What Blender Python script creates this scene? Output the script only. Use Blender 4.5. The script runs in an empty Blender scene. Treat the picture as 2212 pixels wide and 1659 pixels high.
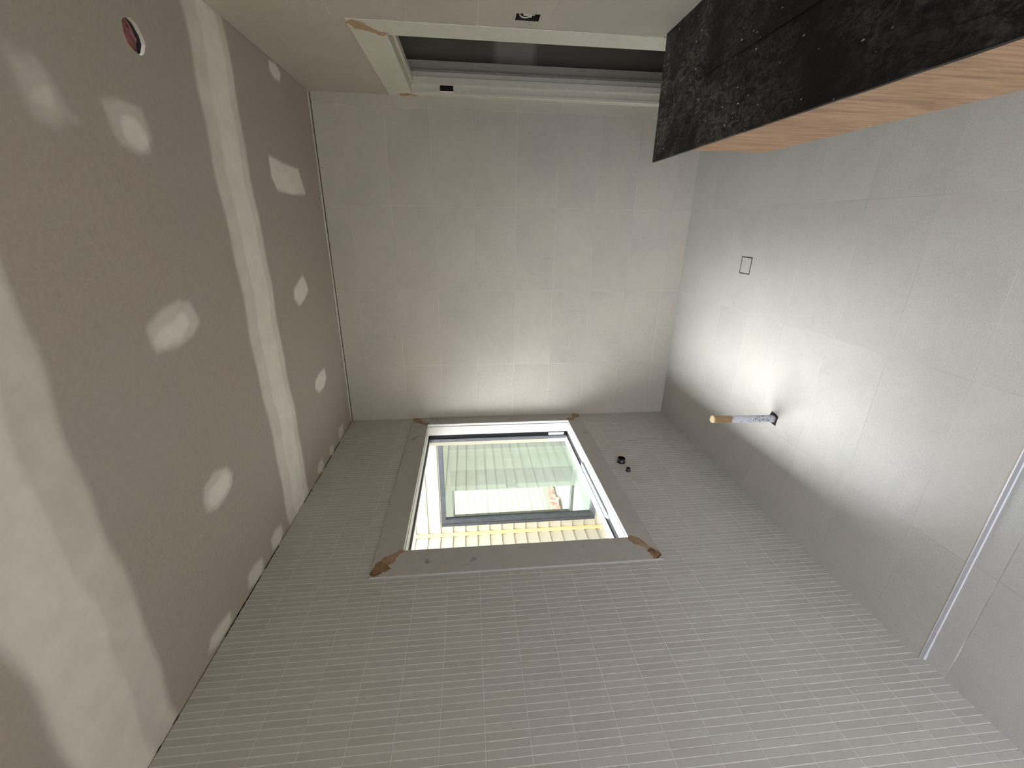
import bpy, bmesh, math, random
import numpy as np
from mathutils import Vector, Matrix

random.seed(7)
scene = bpy.context.scene
COL = scene.collection
W, H = 2.379, 2.74          # room width (x) and ceiling height
D = bpy.data

# ------------------------------------------------------------------ camera
cam_data = D.cameras.new('camera')
cam = D.objects.new('camera', cam_data)
COL.objects.link(cam)
FPX = 906.5
cam_data.sensor_fit = 'HORIZONTAL'
cam_data.sensor_width = 36.0
cam_data.lens = FPX / 2212.0 * 36.0
cam_data.clip_start = 0.02
r0 = Vector((0.013810820, -0.099729119, -0.994918773))   # image right
r1 = Vector((-0.935989237, -0.351326428, 0.022223619))   # image down
r2 = Vector((-0.351757599, 0.930926337, -0.098197488))   # view direction
cam.matrix_world = Matrix.Translation((1.56911738, -3.35652808, 1.72742289)) @ \
    Matrix((r0, -r1, -r2)).transposed().to_4x4()
scene.camera = cam

# ------------------------------------------------------------------ world
world = D.worlds.new('sky')
scene.world = world
world.use_nodes = True
wn = world.node_tree
wn.nodes.clear()
wo = wn.nodes.new('ShaderNodeOutputWorld')
wb = wn.nodes.new('ShaderNodeBackground')
wtc = wn.nodes.new('ShaderNodeTexCoord')
wsep = wn.nodes.new('ShaderNodeSeparateXYZ')
wr = wn.nodes.new('ShaderNodeValToRGB')
wn.links.new(wtc.outputs['Generated'], wsep.inputs[0])
wn.links.new(wsep.outputs['Z'], wr.inputs[0])
wr.color_ramp.elements[0].position = 0.0
wr.color_ramp.elements[0].color = (0.25, 0.255, 0.295, 1)
wr.color_ramp.elements[1].position = 1.0
wr.color_ramp.elements[1].color = (0.88, 0.94, 1.0, 1)
wn.links.new(wr.outputs[0], wb.inputs[0])
wb.inputs[1].default_value = 9.0
wn.links.new(wb.outputs[0], wo.inputs[0])

# hazy sun high behind thin cloud: a very wide, soft source
sun_d = D.lights.new('hazy_sun', 'SUN')
sun_d.energy = 12.0
sun_d.angle = math.radians(42)
sun_d.color = (0.93, 0.96, 1.0)
sun = D.objects.new('hazy_sun', sun_d)
COL.objects.link(sun)
sun.rotation_euler = Vector((-0.345, 0.17, 0.92)).to_track_quat('Z', 'Y').to_euler()

# ------------------------------------------------------------------ exposure
vs = scene.view_settings
vs.view_transform = 'Standard'
vs.look = 'None'
vs.gamma = 1.0
vs.use_curve_mapping = False
vs.exposure = 0.88
scene.cycles.max_bounces = 16
scene.cycles.diffuse_bounces = 10
scene.cycles.transparent_max_bounces = 16

# ================================================================== helpers
class NT:
    """small node-tree helper"""
    def __init__(self, name):
        self.m = D.materials.new(name)
        self.m.use_nodes = True
        self.t = self.m.node_tree
        self.t.nodes.clear()
        self.out = self.t.nodes.new('ShaderNodeOutputMaterial')
        self.b = self.t.nodes.new('ShaderNodeBsdfPrincipled')
        self.t.links.new(self.b.outputs[0], self.out.inputs[0])
    def n(self, typ, **kw):
        nd = self.t.nodes.new(typ)
        for k, v in kw.items():
            setattr(nd, k, v)
        return nd
    def set(self, sock, v):
        if hasattr(v, 'is_output'):
            self.t.links.new(v, sock)
        else:
            sock.default_value = v
    def math(self, op, a, b=0.0, c=None, clamp=False):
        nd = self.n('ShaderNodeMath', operation=op, use_clamp=clamp)
        self.set(nd.inputs[0], a); self.set(nd.inputs[1], b)
        if c is not None: self.set(nd.inputs[2], c)
        return nd.outputs[0]
    def mix(self, f, a, b, typ='MIX'):
        nd = self.n('ShaderNodeMix', data_type='RGBA', blend_type=typ)
        self.set(nd.inputs[0], f); self.set(nd.inputs[6], a); self.set(nd.inputs[7], b)
        return nd.outputs[2]
    def noise(self, vec, scale, detail=4.0, rough=0.55, dist=0.0):
        nd = self.n('ShaderNodeTexNoise')
        if vec is not None: self.t.links.new(vec, nd.inputs['Vector'])
        nd.inputs['Scale'].default_value = scale
        nd.inputs['Detail'].default_value = detail
        nd.inputs['Roughness'].default_value = rough
        nd.inputs['Distortion'].default_value = dist
        return nd.outputs['Fac']
    def ramp(self, f, stops):
        nd = self.n('ShaderNodeValToRGB')
        self.t.links.new(f, nd.inputs[0])
        cr = nd.color_ramp
        while len(cr.elements) < len(stops): cr.elements.new(0.5)
        for e, (p, c) in zip(cr.elements, stops):
            e.position = p
            e.color = (c, c, c, 1) if isinstance(c, (int, float)) else tuple(c) + (1,)
        return nd.outputs[0]
    def mapr(self, f, a, b, c, d):
        nd = self.n('ShaderNodeMapRange')
        self.set(nd.inputs[0], f)
        for i, v in enumerate((a, b, c, d)): self.set(nd.inputs[i + 1], v)
        return nd.outputs[0]
    def pos(self):
        return self.n('ShaderNodeNewGeometry').outputs['Position']
    def obj(self):
        return self.n('ShaderNodeTexCoord').outputs['Object']
    def vmap(self, vec, scale=(1, 1, 1), loc=(0, 0, 0), rot=(0, 0, 0)):
        nd = self.n('ShaderNodeMapping')
        self.t.links.new(vec, nd.inputs[0])
        nd.inputs['Location'].default_value = loc
        nd.inputs['Rotation'].default_value = rot
        nd.inputs['Scale'].default_value = scale
        return nd.outputs[0]
    def bump(self, h, strength=0.3, dist=0.002):
        nd = self.n('ShaderNodeBump')
        nd.inputs['Strength'].default_value = strength
        nd.inputs['Distance'].default_value = dist
        self.t.links.new(h, nd.inputs['Height'])
        self.t.links.new(nd.outputs[0], self.b.inputs['Normal'])
    def fin(self, col, rough=0.5, spec=0.5, metal=0.0):
        self.set(self.b.inputs['Base Color'], col if hasattr(col, 'is_output') else tuple(col) + (1,))
        self.set(self.b.inputs['Roughness'], rough)
        self.b.inputs['Specular IOR Level'].default_value = spec
        self.b.inputs['Metallic'].default_value = metal
        return self.m

def C4(c): return tuple(c) + (1.0,)

def plain(name, col, rough=0.5, spec=0.5, metal=0.0, var=0.08, scale=30):
    k = NT(name)
    n = k.noise(k.obj(), scale, 5, 0.6)
    d = tuple(x * (1 - var) for x in col); l = tuple(min(1, x * (1 + var)) for x in col)
    c = k.mix(k.mapr(n, 0.3, 0.7, 0, 1), C4(d), C4(l))
    return k.fin(c, rough, spec, metal)

class MB:
    """mesh builder: collects geometry, one object per build()"""
    def __init__(self): self.v = []; self.f = []; self.mi = []; self.sm = []
    def add(self, vs_, fs, mi=0, smooth=False):
        o = len(self.v); self.v += [tuple(p) for p in vs_]
        for f in fs:
            self.f.append(tuple(o + i for i in f)); self.mi.append(mi); self.sm.append(smooth)
    def box(self, a, b, mi=0):
        x0, y0, z0 = [min(p, q) for p, q in zip(a, b)]; x1, y1, z1 = [max(p, q) for p, q in zip(a, b)]
        self.add([(x0,y0,z0),(x1,y0,z0),(x1,y1,z0),(x0,y1,z0),(x0,y0,z1),(x1,y0,z1),(x1,y1,z1),(x0,y1,z1)],
                 [(0,3,2,1),(4,5,6,7),(0,1,5,4),(1,2,6,5),(2,3,7,6),(3,0,4,7)], mi)
    def hull8(self, p, mi=0):
        """eight corners ordered as in box()"""
        self.add(p, [(0,3,2,1),(4,5,6,7),(0,1,5,4),(1,2,6,5),(2,3,7,6),(3,0,4,7)], mi)
    def prism(self, poly, axis, a, b, mi=0):
        """extrude a polygon (2D, in the two other axes in order) along axis from a to b"""
        def P(q, t):
            if axis == 0: return (t, q[0], q[1])
            if axis == 1: return (q[0], t, q[1])
            return (q[0], q[1], t)
        n = len(poly)
        self.add([P(q, a) for q in poly] + [P(q, b) for q in poly],
                 [tuple(range(n))[::-1], tuple(range(n, 2 * n))] +
                 [(i, (i + 1) % n, n + (i + 1) % n, n + i) for i in range(n)], mi)
    def tube(self, pts, r, n=16, mi=0, cap=True, smooth=True):
        pts = [Vector(p) for p in pts]; rs = r if isinstance(r, (list, tuple)) else [r] * len(pts)
        rings = []; up = None
        for i, p in enumerate(pts):
            d = (pts[min(i + 1, len(pts) - 1)] - pts[max(i - 1, 0)])
            if d.length < 1e-9: d = Vector((0, 0, 1))
            d.normalize()
            if up is None: up = d.orthogonal().normalized()
            u = (up - d * up.dot(d)).normalized(); up = u; w = d.cross(u)
            rings.append([p + (u * math.cos(2*math.pi*k/n) + w * math.sin(2*math.pi*k/n)) * rs[i] for k in range(n)])
        o = len(self.v)
        vs_ = [q for rg in rings for q in rg]
        fs = [(i*n+k, i*n+(k+1) % n, (i+1)*n+(k+1) % n, (i+1)*n+k) for i in range(len(pts)-1) for k in range(n)]
        self.add(vs_, fs, mi, smooth)
        if cap:
            self.add(rings[0], [tuple(range(n))[::-1]], mi); self.add(rings[-1], [tuple(range(n))], mi)
    def build(self, name, mats, parent=None, bevel=0.0, seg=2):
        me = D.meshes.new(name)
        me.from_pydata(self.v, [], self.f)
        for m in (mats if isinstance(mats, (list, tuple)) else [mats]): me.materials.append(m)
        me.polygons.foreach_set('material_index', self.mi)
        me.polygons.foreach_set('use_smooth', self.sm)
        bm = bmesh.new(); bm.from_mesh(me)
        bmesh.ops.recalc_face_normals(bm, faces=bm.faces)
        bm.to_mesh(me); bm.free(); me.update()
        o = D.objects.new(name, me); COL.objects.link(o)
        if parent: o.parent = parent; o.matrix_parent_inverse = parent.matrix_world.inverted()
        if bevel > 0:
            md = o.modifiers.new('bevel', 'BEVEL'); md.width = bevel; md.segments = seg
            md.limit_method = 'ANGLE'; md.angle_limit = math.radians(40); md.harden_normals = False
        return o

def empty(name, loc, label=None, cat=None, group=None, kind=None):
    o = D.objects.new(name, None); COL.objects.link(o)
    o.location = loc; o.matrix_world = Matrix.Translation(loc)
    o.empty_display_size = 0.1
    return tag(o, label, cat, group, kind)

def tag(o, label=None, cat=None, group=None, kind=None):
    if label: o['label'] = label
    if cat: o['category'] = cat
    if group: o['group'] = group
    if kind: o['kind'] = kind
    return o

def slab(mb, axis, t0, t1, ur, vr, holes=(), mi=0, cuts_u=(), cuts_v=()):
    """box grid perpendicular to axis between t0..t1 covering ur x vr, with rectangular holes (u0,u1,v0,v1)"""
    us = sorted(set([ur[0], ur[1]] + [h for q in holes for h in q[:2]] + list(cuts_u)))
    vs_ = sorted(set([vr[0], vr[1]] + [h for q in holes for h in q[2:]] + list(cuts_v)))
    for i in range(len(us) - 1):
        for j in range(len(vs_) - 1):
            cu, cv = (us[i] + us[i+1]) / 2, (vs_[j] + vs_[j+1]) / 2
            if any(h[0] < cu < h[1] and h[2] < cv < h[3] for h in holes): continue
            if axis == 0: mb.box((t0, us[i], vs_[j]), (t1, us[i+1], vs_[j+1]), mi)
            elif axis == 1: mb.box((us[i], t0, vs_[j]), (us[i+1], t1, vs_[j+1]), mi)
            else: mb.box((us[i], vs_[j], t0), (us[i+1], vs_[j+1], t1), mi)

# ================================================================== materials
def stone(name, iu, iv, u0, pu, v0, pv, base=(0.475, 0.435, 0.372), gap=0.0016, seed=0.0, rough=0.42, jl=1.35):
    k = NT(name)
    sep = k.n('ShaderNodeSeparateXYZ'); P = k.pos(); k.t.links.new(P, sep.inputs[0])
    u, v = sep.outputs[iu], sep.outputs[iv]
    us = k.math('DIVIDE', k.math('SUBTRACT', u, u0), pu)
    vs_ = k.math('DIVIDE', k.math('SUBTRACT', v, v0), pv)
    cu, cv = k.math('FLOOR', us), k.math('FLOOR', vs_)
    comb = k.n('ShaderNodeCombineXYZ'); k.t.links.new(cu, comb.inputs[0]); k.t.links.new(cv, comb.inputs[1]); comb.inputs[2].default_value = seed
    wnz = k.n('ShaderNodeTexWhiteNoise', noise_dimensions='3D'); k.t.links.new(comb.outputs[0], wnz.inputs[0])
    off = k.n('ShaderNodeVectorMath', operation='MULTIPLY_ADD')
    k.t.links.new(wnz.outputs['Color'], off.inputs[0]); off.inputs[1].default_value = (7, 7, 7); k.t.links.new(P, off.inputs[2])
    q = off.outputs[0]
    big = k.noise(q, 3.2, 5, 0.6, 0.4)
    mid = k.noise(q, 22, 6, 0.65, 0.6)
    fine = k.noise(q, 190, 3, 0.7)
    speck = k.noise(k.vmap(q, (1, 1, 1)), 120, 2, 0.5, 1.2)
    b = Vector(base)
    c = k.mix(k.mapr(big, 0.3, 0.7, 0, 1), C4(b * 0.90), C4(b * 1.07))
    c = k.mix(k.mapr(mid, 0.35, 0.65, 0, 0.5), c, C4((b[0] * 1.06, b[1] * 1.06, b[2] * 1.08)))
    c = k.mix(k.mapr(fine, 0.35, 0.68, 0, 0.34), c, C4(b * 0.60))
    c = k.mix(k.mapr(speck, 0.68, 0.78, 0, 0.5), c, C4(b * 0.48))
    warm = k.noise(k.vmap(q, (1, 1, 1), (3, 1, 2)), 2.1, 3, 0.5)
    c = k.mix(k.mapr(warm, 0.45, 0.75, 0, 0.3), c, C4((b[0] * 1.0, b[1] * 0.95, b[2] * 0.88)))
    tb = k.mapr(wnz.outputs['Value'], 0, 1, 0.975, 1.025)
    sc = k.n('ShaderNodeVectorMath', operation='SCALE'); k.t.links.new(c, sc.inputs[0]); k.t.links.new(tb, sc.inputs['Scale'])
    c = sc.outputs[0]
    def joint(s, p):
        f = k.math('FRACT', s)
        d = k.math('MINIMUM', f, k.math('SUBTRACT', 1.0, f))
        return k.math('MULTIPLY', d, p)
    d = k.math('MINIMUM', joint(us, pu), joint(vs_, pv))
    m = k.mapr(d, gap * 0.5, gap * 0.9, 1, 0)
    jn = k.noise(P, 2.6, 3, 0.6)
    jc = k.mix(k.mapr(jn, 0.4, 0.58, 0, 1), C4(b * 0.70), C4(tuple(min(0.8, x * jl) for x in b)))
    jf = k.math('MULTIPLY', m, k.mapr(k.noise(P, 6, 3, 0.6), 0.35, 0.6, 0.45, 1.0))
    c = k.mix(jf, c, jc)
    h = k.math('ADD', k.math('MULTIPLY', m, -1.0), k.math('MULTIPLY', mid, 0.25))
    k.bump(h, 0.35, 0.0008)
    return k.fin(c, k.mapr(mid, 0.3, 0.7, rough - 0.05, rough + 0.08), 0.45)

M = {}
M['stone_far'] = stone('stone_tile_far', 0, 2, 0.4805, 0.6092, 0.154, 0.302, seed=1)
M['stone_right'] = stone('stone_tile_right', 1, 2, -1.10, 0.605, 0.154, 0.302, seed=2)
M['stone_floor'] = stone('stone_tile_floor', 0, 1, 0.4805, 0.6092, -1.54, 0.309, seed=3, base=(0.475, 0.45, 0.408), rough=0.38, jl=1.14)
M['stone_low'] = stone('stone_tile_lower_floor', 0, 1, 0.477, 0.6092, -2.440, 0.60, seed=4, base=(0.46, 0.45, 0.425), jl=1.6, gap=0.0028, rough=0.38)

def mat_kit():
    k = NT('finger_tile')
    g = k.n('ShaderNodeNewGeometry')
    r = g.outputs['Random Per Island']
    n = k.noise(g.outputs['Position'], 60, 4, 0.6)
    c = k.mix(r, C4((0.415, 0.395, 0.36)), C4((0.455, 0.435, 0.40)))
    c = k.mix(k.mapr(n, 0.3, 0.7, 0, 0.25), c, C4((0.37, 0.35, 0.325)))
    k.bump(n, 0.06, 0.001)
    return k.fin(c, 0.42, 0.45)
M['kit'] = mat_kit()
M['grout'] = plain('white_grout', (0.62, 0.60, 0.555), 0.8, 0.2, var=0.12, scale=40)
M['dark'] = plain('dark_recess', (0.03, 0.027, 0.024), 0.9, 0.1)
M['plaster_white'] = plain('plaster_core', (0.66, 0.63, 0.58), 0.9, 0.2, var=0.06)
M['render'] = plain('room_render', (0.42, 0.40, 0.37), 0.8, 0.2, var=0.05)

def mat_ceiling():
    k = NT('plasterboard_with_compound')
    at = k.n('ShaderNodeAttribute', attribute_name='compound')
    a = at.outputs['Fac']; P = k.pos()
    n1 = k.noise(P, 9, 6, 0.65); n2 = k.noise(P, 90, 4, 0.6); n3 = k.noise(P, 2.0, 3, 0.5)
    board = k.mix(k.mapr(n2, 0.3, 0.7, 0, 1), C4((0.325, 0.28, 0.238)), C4((0.365, 0.318, 0.27)))
    board = k.mix(k.mapr(n3, 0.4, 0.7, 0, 0.5), board, C4((0.34, 0.308, 0.265)))
    comp = k.mix(k.mapr(n1, 0.35, 0.65, 0, 1), C4((0.64, 0.60, 0.53)), C4((0.71, 0.665, 0.59)))
    f = k.math('ADD', a, k.math('MULTIPLY', k.math('SUBTRACT', n1, 0.5), k.math('MULTIPLY', k.math('MULTIPLY', a, k.math('SUBTRACT', 1.0, a)), 1.6)), clamp=True)
    c = k.mix(f, board, comp)
    k.bump(k.math('ADD', k.math('MULTIPLY', n2, 0.3), k.math('MULTIPLY', f, 0.5)), 0.25, 0.0006)
    return k.fin(c, 0.85, 0.25)
M['ceil'] = mat_ceiling()
M['compound'] = plain('joint_compound', (0.60, 0.575, 0.52), 0.85, 0.2, var=0.08, scale=25)
M['board'] = plain('plasterboard', (0.30, 0.27, 0.235), 0.85, 0.2, var=0.05, scale=50)

def mat_primer(name, col, smudge=0.35, sc=7.0):
    k = NT(name)
    P = k.pos()
    n = k.noise(P, 14, 6, 0.7); s = k.noise(k.vmap(P, (1, 1, 1), (5, 2, 1)), sc, 3, 0.5)
    fl = k.noise(P, 160, 3, 0.6)
    dots = k.n('ShaderNodeTexVoronoi'); k.t.links.new(P, dots.inputs['Vector']); dots.inputs['Scale'].default_value = 11
    c = k.mix(k.mapr(n, 0.35, 0.7, 0, 1), C4(Vector(col) * 0.95), C4(Vector(col) * 1.04))
    c = k.mix(k.mapr(fl, 0.3, 0.7, 0, 0.15), c, C4(Vector(col) * 0.75))
    c = k.mix(k.math('MULTIPLY', k.mapr(s, 0.66, 0.74, 0, 1), smudge), c, C4(Vector(col) * 0.35))
    c = k.mix(k.mapr(dots.outputs['Distance'], 0.022, 0.034, 0.8, 0), c, C4(Vector(col) * 0.3))
    return k.fin(c, 0.6, 0.35)
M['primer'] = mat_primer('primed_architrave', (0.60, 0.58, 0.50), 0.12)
M['primer_win_shaded'] = mat_primer('primed_window_architrave_shaded', (0.42, 0.40, 0.365), 0.75, 9.0)  # darker copy of the architrave primer, backlit shade put into the colour
M['jamb'] = plain('primed_jamb', (0.56, 0.52, 0.45), 0.6, 0.3, var=0.05)
M['reveal'] = mat_primer('white_reveal', (0.62, 0.595, 0.56), 0.25)

def mat_filler(name, a, b, d):
    k = NT(name)
    P = k.pos(); n = k.noise(P, 30, 6, 0.7); n2 = k.noise(P, 11, 4, 0.6)
    c = k.mix(k.mapr(n, 0.35, 0.65, 0, 1), C4(a), C4(b))
    c = k.mix(k.mapr(n2, 0.5, 0.64, 0, 0.85), c, C4(d))
    return k.fin(c, 0.7, 0.25)
M['filler'] = mat_filler('brown_wood_filler', (0.36, 0.235, 0.14), (0.43, 0.30, 0.19), (0.50, 0.39, 0.27))
M['filler_mid'] = mat_filler('mid_brown_wood_filler', (0.25, 0.16, 0.095), (0.32, 0.215, 0.13), (0.38, 0.28, 0.18))
M['filler_dark'] = mat_filler('dark_wood_filler', (0.20, 0.115, 0.062), (0.29, 0.18, 0.10), (0.10, 0.055, 0.035))

M['black_gasket'] = plain('black_gasket', (0.008, 0.008, 0.009), 0.6, 0.15)
M['alu_grey'] = plain('grey_aluminium', (0.10, 0.102, 0.11), 0.5, 0.3, 0.1, var=0.15, scale=14)
M['alu_white'] = plain('white_aluminium', (0.80, 0.80, 0.78), 0.35, 0.5)
M['bar'] = plain('grey_stay_bar', (0.20, 0.20, 0.215), 0.35, 0.5, 0.4, var=0.05)
M['dark_frame'] = plain('charcoal_window_frame', (0.048, 0.051, 0.057), 0.5, 0.3, 0.1, var=0.35, scale=18)
M['sticker'] = plain('white_sticker', (0.82, 0.80, 0.78), 0.6, 0.3, var=0.02)
M['black_steel'] = plain('black_steel', (0.015, 0.015, 0.015), 0.35, 0.5, 0.6)
M['steel'] = plain('zinc_screw', (0.62, 0.60, 0.57), 0.3, 0.5, 0.9)
M['abs_black'] = plain('black_pipe_plastic', (0.022, 0.022, 0.024), 0.3, 0.6)
M['rust'] = plain('brown_pipe_inside', (0.075, 0.035, 0.025), 0.7, 0.3)
M['trim_alu'] = plain('tile_edge_trim', (0.62, 0.61, 0.60), 0.35, 0.5, 0.2)
M['riser'] = plain('grey_step_riser', (0.24, 0.23, 0.235), 0.5, 0.4)
def mat_silicone():
    k = NT('white_sealant'); P = k.pos()
    n = k.noise(P, 60, 4, 0.6); k.bump(n, 0.5, 0.002)
    return k.fin(k.mix(n, C4((0.42, 0.425, 0.44)), C4((0.54, 0.545, 0.56))), 0.45, 0.4)
M['silicone'] = mat_silicone()

def mat_glass(name, tint=(1, 1, 1), refl=1.0):
    k = NT(name); t = k.t
    t.nodes.remove(k.b)
    tr = k.n('ShaderNodeBsdfTransparent'); tr.inputs[0].default_value = C4(tint)
    gl = k.n('ShaderNodeBsdfGlossy'); gl.inputs['Roughness'].default_value = 0.0
    lw = k.n('ShaderNodeLayerWeight'); lw.inputs['Blend'].default_value = 0.5
    mx = k.n('ShaderNodeMixShader')
    sch = k.math('MULTIPLY_ADD', k.math('POWER', lw.outputs['Facing'], 5.0), 0.96, 0.04)   # Schlick reflectance
    f = k.math('MULTIPLY', sch, refl, clamp=True)
    t.links.new(f, mx.inputs[0]); t.links.new(tr.outputs[0], mx.inputs[1]); t.links.new(gl.outputs[0], mx.inputs[2])
    t.links.new(mx.outputs[0], k.out.inputs[0])
    return k.m
M['glass'] = mat_glass('clear_glass', (0.99, 1.0, 0.99), 1.0)
M['glass_dbl'] = mat_glass('green_double_glass', (0.86, 0.93, 0.88), 4.5)

def mat_weather():
    k = NT('cream_weatherboard'); P = k.pos()
    n = k.noise(P, 3, 4, 0.5); f = k.noise(P, 55, 4, 0.7)
    c = k.mix(n, C4((0.385, 0.345, 0.258)), C4((0.415, 0.378, 0.29)))
    c = k.mix(k.mapr(f, 0.58, 0.72, 0, 0.18), c, C4((0.45, 0.40, 0.30)))
    sp = k.noise(k.vmap(P, (1, 1, 1), (9, 3, 4)), 4.0, 5, 0.75, 1.0)
    c = k.mix(k.mapr(sp, 0.67, 0.72, 0, 0.28), c, C4((0.35, 0.32, 0.25)))
    return k.fin(c, 0.6, 0.3)
M['weather'] = mat_weather()
M['pine'] = plain('pine_batten', (0.72, 0.50, 0.24), 0.7, 0.3, var=0.15, scale=12)
def mat_gravel():
    k = NT('grey_gravel'); P = k.pos()
    v = k.n('ShaderNodeTexVoronoi'); k.t.links.new(P, v.inputs['Vector']); v.inputs['Scale'].default_value = 30
    c = k.mix(v.outputs['Color'], C4((0.15, 0.14, 0.12)), C4((0.27, 0.25, 0.21)))
    k.bump(v.outputs['Distance'], 0.8, 0.01)
    return k.fin(c, 0.9, 0.2)
M['gravel'] = mat_gravel()
M['wrap'] = plain('pink_building_wrap', (0.50, 0.17, 0.135), 0.6, 0.3, var=0.3, scale=9)

def mat_batt():
    k = NT('pink_insulation'); P = k.pos()
    n = k.noise(P, 45, 6, 0.7); n2 = k.noise(P, 160, 4, 0.7)
    c = k.mix(k.mapr(n, 0.3, 0.7, 0, 1), C4((0.30, 0.07, 0.055)), C4((0.52, 0.19, 0.16)))
    c = k.mix(k.mapr(n2, 0.3, 0.7, 0, 0.3), c, C4((0.75, 0.45, 0.40)))
    k.bump(n2, 1.0, 0.004)
    return k.fin(c, 0.95, 0.1)
M['batt'] = mat_batt()

def mat_ply():
    k = NT('plywood_veneer'); P = k.pos()
    q = k.vmap(P, (1, 6.0, 0.9))
    d = k.noise(q, 3.0, 5, 0.6, 1.2)
    s = k.noise(k.vmap(P, (1, 26, 1.6)), 4.0, 5, 0.65, 0.4)
    c = k.ramp(d, [(0.30, (0.27, 0.15, 0.082)), (0.46, (0.40, 0.24, 0.135)), (0.60, (0.48, 0.295, 0.17)), (0.72, (0.34, 0.195, 0.11))])
    c = k.mix(k.mapr(s, 0.48, 0.66, 0, 0.7), c, C4((0.20, 0.10, 0.055)))
    k.bump(s, 0.1, 0.0005)
    return k.fin(c, 0.5, 0.35)
M['ply'] = mat_ply()

def mat_black(name, dusty):
    k = NT(name); P = k.pos()
    big = k.noise(P, 3.5, 5, 0.6, 0.5)
    scr = k.noise(k.vmap(P, (3.0, 26.0, 1), rot=(0, 0, 0.15)), 4.0, 6, 0.75, 1.8)
    scr2 = k.noise(k.vmap(P, (12.0, 5.0, 1), rot=(0, 0, -0.5)), 2.6, 6, 0.8, 2.5)
    fine = k.noise(P, 60, 5, 0.75)
    # dust is thickest on the outer half metre of the sheets
    sep = k.n('ShaderNodeSeparateXYZ'); k.t.links.new(P, sep.inputs[0])
    end = k.mapr(sep.outputs[1], -2.0, -1.35, 0.0, 1.0)
    zone = k.math('MULTIPLY', k.math('ADD', k.math('MULTIPLY', end, 0.8), 0.2), k.mapr(big, 0.40, 0.58, 0.12, 1.0))
    f1 = k.math('MULTIPLY', k.mapr(scr2, 0.43, 0.56, 0, 1), zone)
    f1 = k.math('MULTIPLY', f1, k.mapr(fine, 0.38, 0.62, 0.25, 1.0))
    c = k.mix(k.math('MULTIPLY', f1, dusty), C4((0.0055, 0.005, 0.0048)), C4((0.36, 0.335, 0.30)))
    f2 = k.math('MULTIPLY', k.mapr(scr, 0.57, 0.63, 0, 1), zone)
    c = k.mix(k.math('MULTIPLY', f2, 0.5), c, C4((0.24, 0.23, 0.21)))
    v = k.n('ShaderNodeTexVoronoi', voronoi_dimensions='2D'); k.t.links.new(k.vmap(P, (1.3, 0.6, 1), rot=(0, 0, 0.9)), v.inputs['Vector'])
    v.inputs['Scale'].default_value = 30; v.inputs['Randomness'].default_value = 1.0
    sel = k.n('ShaderNodeSeparateXYZ'); k.t.links.new(v.outputs['Color'], sel.inputs[0])
    rad = k.mapr(sel.outputs[0], 0.50, 1.0, 0.0, 0.11)
    sp = k.mapr(k.math('SUBTRACT', rad, v.outputs['Distance']), 0.0, 0.03, 0, 1)
    clump = k.mapr(k.noise(P, 5.0, 3, 0.6), 0.48, 0.56, 0, 1)
    c = k.mix(k.math('MULTIPLY', sp, clump), c, C4((0.55, 0.53, 0.48)))
    # a few long pale scratches across the outer end
    sx = k.n('ShaderNodeSeparateXYZ'); k.t.links.new(P, sx.inputs[0])
    for yy, xa_, xb_, wd in ((-1.222, 1.93, 2.10, 0.0014), (-1.162, 1.91, 2.02, 0.0012), (-1.300, 2.0, 2.12, 0.0010), (-1.47, 2.02, 2.09, 0.0010)):
        dy = k.math('ABSOLUTE', k.math('SUBTRACT', k.math('ADD', sx.outputs[1], k.math('MULTIPLY', k.noise(P, 9, 2, 0.5), 0.02)), yy + 0.01))
        ln = k.math('MULTIPLY', k.mapr(dy, wd * 0.5, wd, 1, 0), k.math('MULTIPLY', k.math('GREATER_THAN', sx.outputs[0], xa_), k.math('LESS_THAN', sx.outputs[0], xb_)))
        c = k.mix(k.math('MULTIPLY', ln, k.mapr(fine, 0.35, 0.55, 0.2, 0.9)), c, C4((0.34, 0.33, 0.30)))
    h = k.math('ADD', k.math('MULTIPLY', scr2, 0.6), k.math('MULTIPLY', k.noise(P, 11, 4, 0.6, 1.0), 1.0))
    k.bump(h, 0.35, 0.006)
    return k.fin(c, k.mapr(f1, 0, 1, 0.5, 0.85), 0.18)
M['black1'] = mat_black('black_cover_outer', 0.75)
M['black2'] = mat_black('black_cover_inner', 0.6)

def mat_pvc():
    k = NT('scuffed_white_pipe'); P = k.pos()
    n = k.noise(P, 55, 5, 0.8, 1.5); low = k.n('ShaderNodeSeparateXYZ'); k.t.links.new(P, low.inputs[0])
    base = k.mapr(low.outputs[2], 0.0, 0.25, 0.50, 0.58)
    f = k.mapr(k.math('SUBTRACT', n, base), 0.0, 0.04, 0, 0.85)
    c = k.mix(f, C4((0.50, 0.51, 0.55)), C4((0.08, 0.08, 0.10)))
    return k.fin(c, 0.4, 0.5)
M['pvc'] = mat_pvc()
M['tape'] = plain('brown_packing_tape', (0.25, 0.16, 0.075), 0.35, 0.5, var=0.15, scale=30)
M['tape_end'] = plain('tan_tape_end', (0.36, 0.26, 0.145), 0.5, 0.4, var=0.25, scale=60)
M['cable'] = plain('white_cable', (0.70, 0.68, 0.64), 0.5, 0.4)
M['cable_red'] = plain('brown_cable', (0.30, 0.10, 0.07), 0.5, 0.4)

# ================================================================== room shell
YB = -4.4                     # rear wall
OPEN = (-1.60, -0.13, 0.893, 2.092)     # window hole y0,y1,z0,z1
DOOR = (-0.968, -0.066, 0.0, 2.072)     # door hole y0,y1,z0,z1
STEP_Y = -2.362

# floors
mb = MB(); mb.box((-0.2, STEP_Y, -0.12), (W + 0.12, 0.06, 0.0)); tag(mb.build('floor', M['stone_floor']), kind='structure')
mb = MB(); mb.box((-0.2, YB - 0.1, -0.14), (W + 0.12, STEP_Y, -0.021)); tag(mb.build('floor.001', M['stone_low']), kind='structure')
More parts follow.
